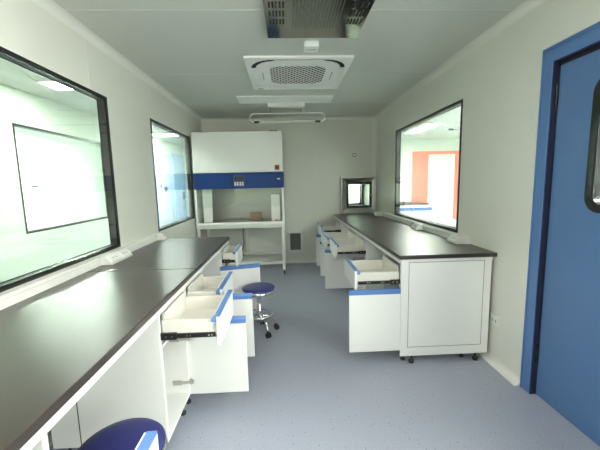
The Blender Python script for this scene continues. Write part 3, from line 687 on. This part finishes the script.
for dx, dy in ((0, -1), (0, 1), (1, 0), (-1, 0)):
    vm = MB()
    if dx == 0:
        y_in, y_out = acy + dy * 0.391, acy + dy * (0.411 if dy < 0 else 0.418)
        vm.prism([(acx - 0.235, y_in, z0 + 0.001), (acx + 0.235, y_in, z0 + 0.001), (acx + 0.205, y_out, z0 - 0.001), (acx - 0.205, y_out, z0 - 0.001)], (0, 0, 0.006))
    else:
        x_in, x_out = acx + dx * 0.390, acx + dx * 0.418
        vm.prism([(x_in, acy - 0.235, z0 + 0.001), (x_in, acy + 0.235, z0 + 0.001), (x_out, acy + 0.205, z0 - 0.001), (x_out, acy - 0.205, z0 - 0.001)], (0, 0, 0.006))
    vm.build('louvre', ACWHITE, t)
MB().prism([(x, y, z0 + 0.004) for x, y in gr_], (0, 0, 0.006)).build('filter', DARK, t)
# diagonal mesh, clipped to the rounded square
gm = MB(); hg, rg = 0.262, 0.09
def inside(x, y):
    x, y = abs(x), abs(y)
    if x > hg or y > hg: return False
    if x > hg - rg and y > hg - rg: return (x - hg + rg) ** 2 + (y - hg + rg) ** 2 <= rg * rg
    return True
stp = 0.056
for sgn in (1, -1):
    for i in range(-14, 15):
        c_ = i * stp * 1.0
        ts_ = [k_ * 0.002 for k_ in range(-280, 281) if inside(k_ * 0.002, sgn * k_ * 0.002 + c_)]
        if len(ts_) < 4: continue
        p, q = (acx + ts_[0], acy + sgn * ts_[0] + c_), (acx + ts_[-1], acy + sgn * ts_[-1] + c_)
        w_ = 0.0033
        nx_, ny_ = -sgn * w_ * 0.707, w_ * 0.707
        gm.prism([(p[0] + nx_, p[1] + ny_, z0 + 0.0015), (p[0] - nx_, p[1] - ny_, z0 + 0.0015), (q[0] - nx_, q[1] - ny_, z0 + 0.0015), (q[0] + nx_, q[1] + ny_, z0 + 0.0015)], (0, 0, 0.0025))
gm.build('grille', ACWHITE, t)
for sx in (-1, 1):
    MB().box(acx + sx * 0.335 - 0.0025, acx + sx * 0.335 + 0.0025, acy - 0.10, acy + 0.12, z0 - 0.0008, z0 + 0.002).build('panel_catch', REVEAL, t)
MB().box(acx - 0.42, acx - 0.36, acy + 0.425, acy + 0.44, z0 - 0.001, z0 + 0.001).build('status_light', BLACK, t)

# polished steel supply diffuser
t = thing('steel_diffuser', 'square polished steel air diffuser on the ceiling nearest the camera', 'air diffuser', (0.225, 2.19, H))
sx0, sx1, sy0, sy1 = -0.102, 0.552, 1.86, 2.512; z1 = H - 0.03
MB().box(sx0, sx1, sy0, sy1, z1, H).build('plate', MIRROR, t, bevel=0.006)
s0 = None
for cx_ in (sx0 + 0.075, sx1 - 0.075):
    for yy in (1.93, 2.03, 2.13, 2.23):
        for i in range(5):
            xx = cx_ + (i - 2) * 0.021
            if s0 is None:
                s0 = MB().box(xx - 0.005, xx + 0.005, yy, yy + 0.065, z1 - 0.0012, z1 + 0.001).build('slot', DARK, t); first = (xx, yy)
            else:
                d = s0.copy(); COL.objects.link(d); d.parent = t; d.location = (xx - first[0], yy - first[1], 0)
rb = MB()
for i in range(15):
    xx = 0.225 + (i - 7) * 0.021
    rb.tube([(xx, 1.93, z1 - 0.001), (xx, 2.36, z1 - 0.001)], 0.0055, 8)
rb.build('rib', MIRROR, t)

t = thing('smoke_detector', 'small white detector between the steel diffuser and the air conditioner', 'detector', (0.228, 2.685, H))
MB().prism([(x, y, H - 0.045) for x, y in rrect(0.228, 2.675, 0.056, 0.06, 0.018, 5)], (0, 0, 0.045)).build('body', ACWHITE, t, bevel=0.006)
MB().box(0.19, 0.266, 2.66, 2.69, H - 0.0465, H - 0.044).build('lens', CREAM, t)

# hanging germicidal lamp
def hanging_lamp(ox, oy, label):
    t = thing('hanging_lamp', label, 'lamp', (0.03 + ox, 4.57 + oy, H), 'hanging tube lamps')
    X0 = lambda x: x + ox
    y = 4.57 + oy
    MB().box(X0(-0.21), X0(0.285), y - 0.035, y + 0.035, H - 0.045, H).build('ceiling_mount', ACWHITE, t, bevel=0.008)
    MB().box(X0(-0.19), X0(0.255), y - 0.012, y + 0.012, H - 0.062, H - 0.045).build('mount_rail', STEEL, t)
    for x in (-0.178, 0.24):
        MB().tube([(X0(x), y, H - 0.055), (X0(x), y, 2.325)], 0.004, 8).build('hanger', REVEAL, t)
    pts = []
    zt_, zb2 = 2.320, 2.208
    r_ = (zt_ - zb2) / 2; zc = (zt_ + zb2) / 2
    pts.append((X0(-0.36), y, zb2))
    for k_ in range(13):
        a = -PI / 2 - PI * k_ / 12
        pts.append((X0(-0.40) + r_ * math.cos(a), y, zc + r_ * math.sin(a)))
    for k_ in range(13):
        a = PI / 2 - PI * k_ / 12
        pts.append((X0(0.51) + r_ * math.cos(a), y, zc + r_ * math.sin(a)))
    pts.append((X0(0.46), y, zb2))
    MB().tube(pts, 0.007, 10).build('reflector_loop', CHROME, t)
    for x in (-0.40, 0.43):
        MB().tube([(X0(x - 0.0), y, zb2), (X0(x + 0.07), y, zb2)], 0.017, 12).build('lamp_holder', BLACK, t)
    MB().tube([(X0(-0.335), y, zb2), (X0(0.435), y, zb2)], 0.011, 12).build('lamp_tube', TUBE, t)
    return t
hanging_lamp(0, 0, 'steel tube lamp hanging from the ceiling above the safety cabinet')
hanging_lamp(3.15, 0.9, 'copy of the hanging tube lamp behind the right window, standing in for its reflection')  # added copy in place of the lamp's reflection in the window glass
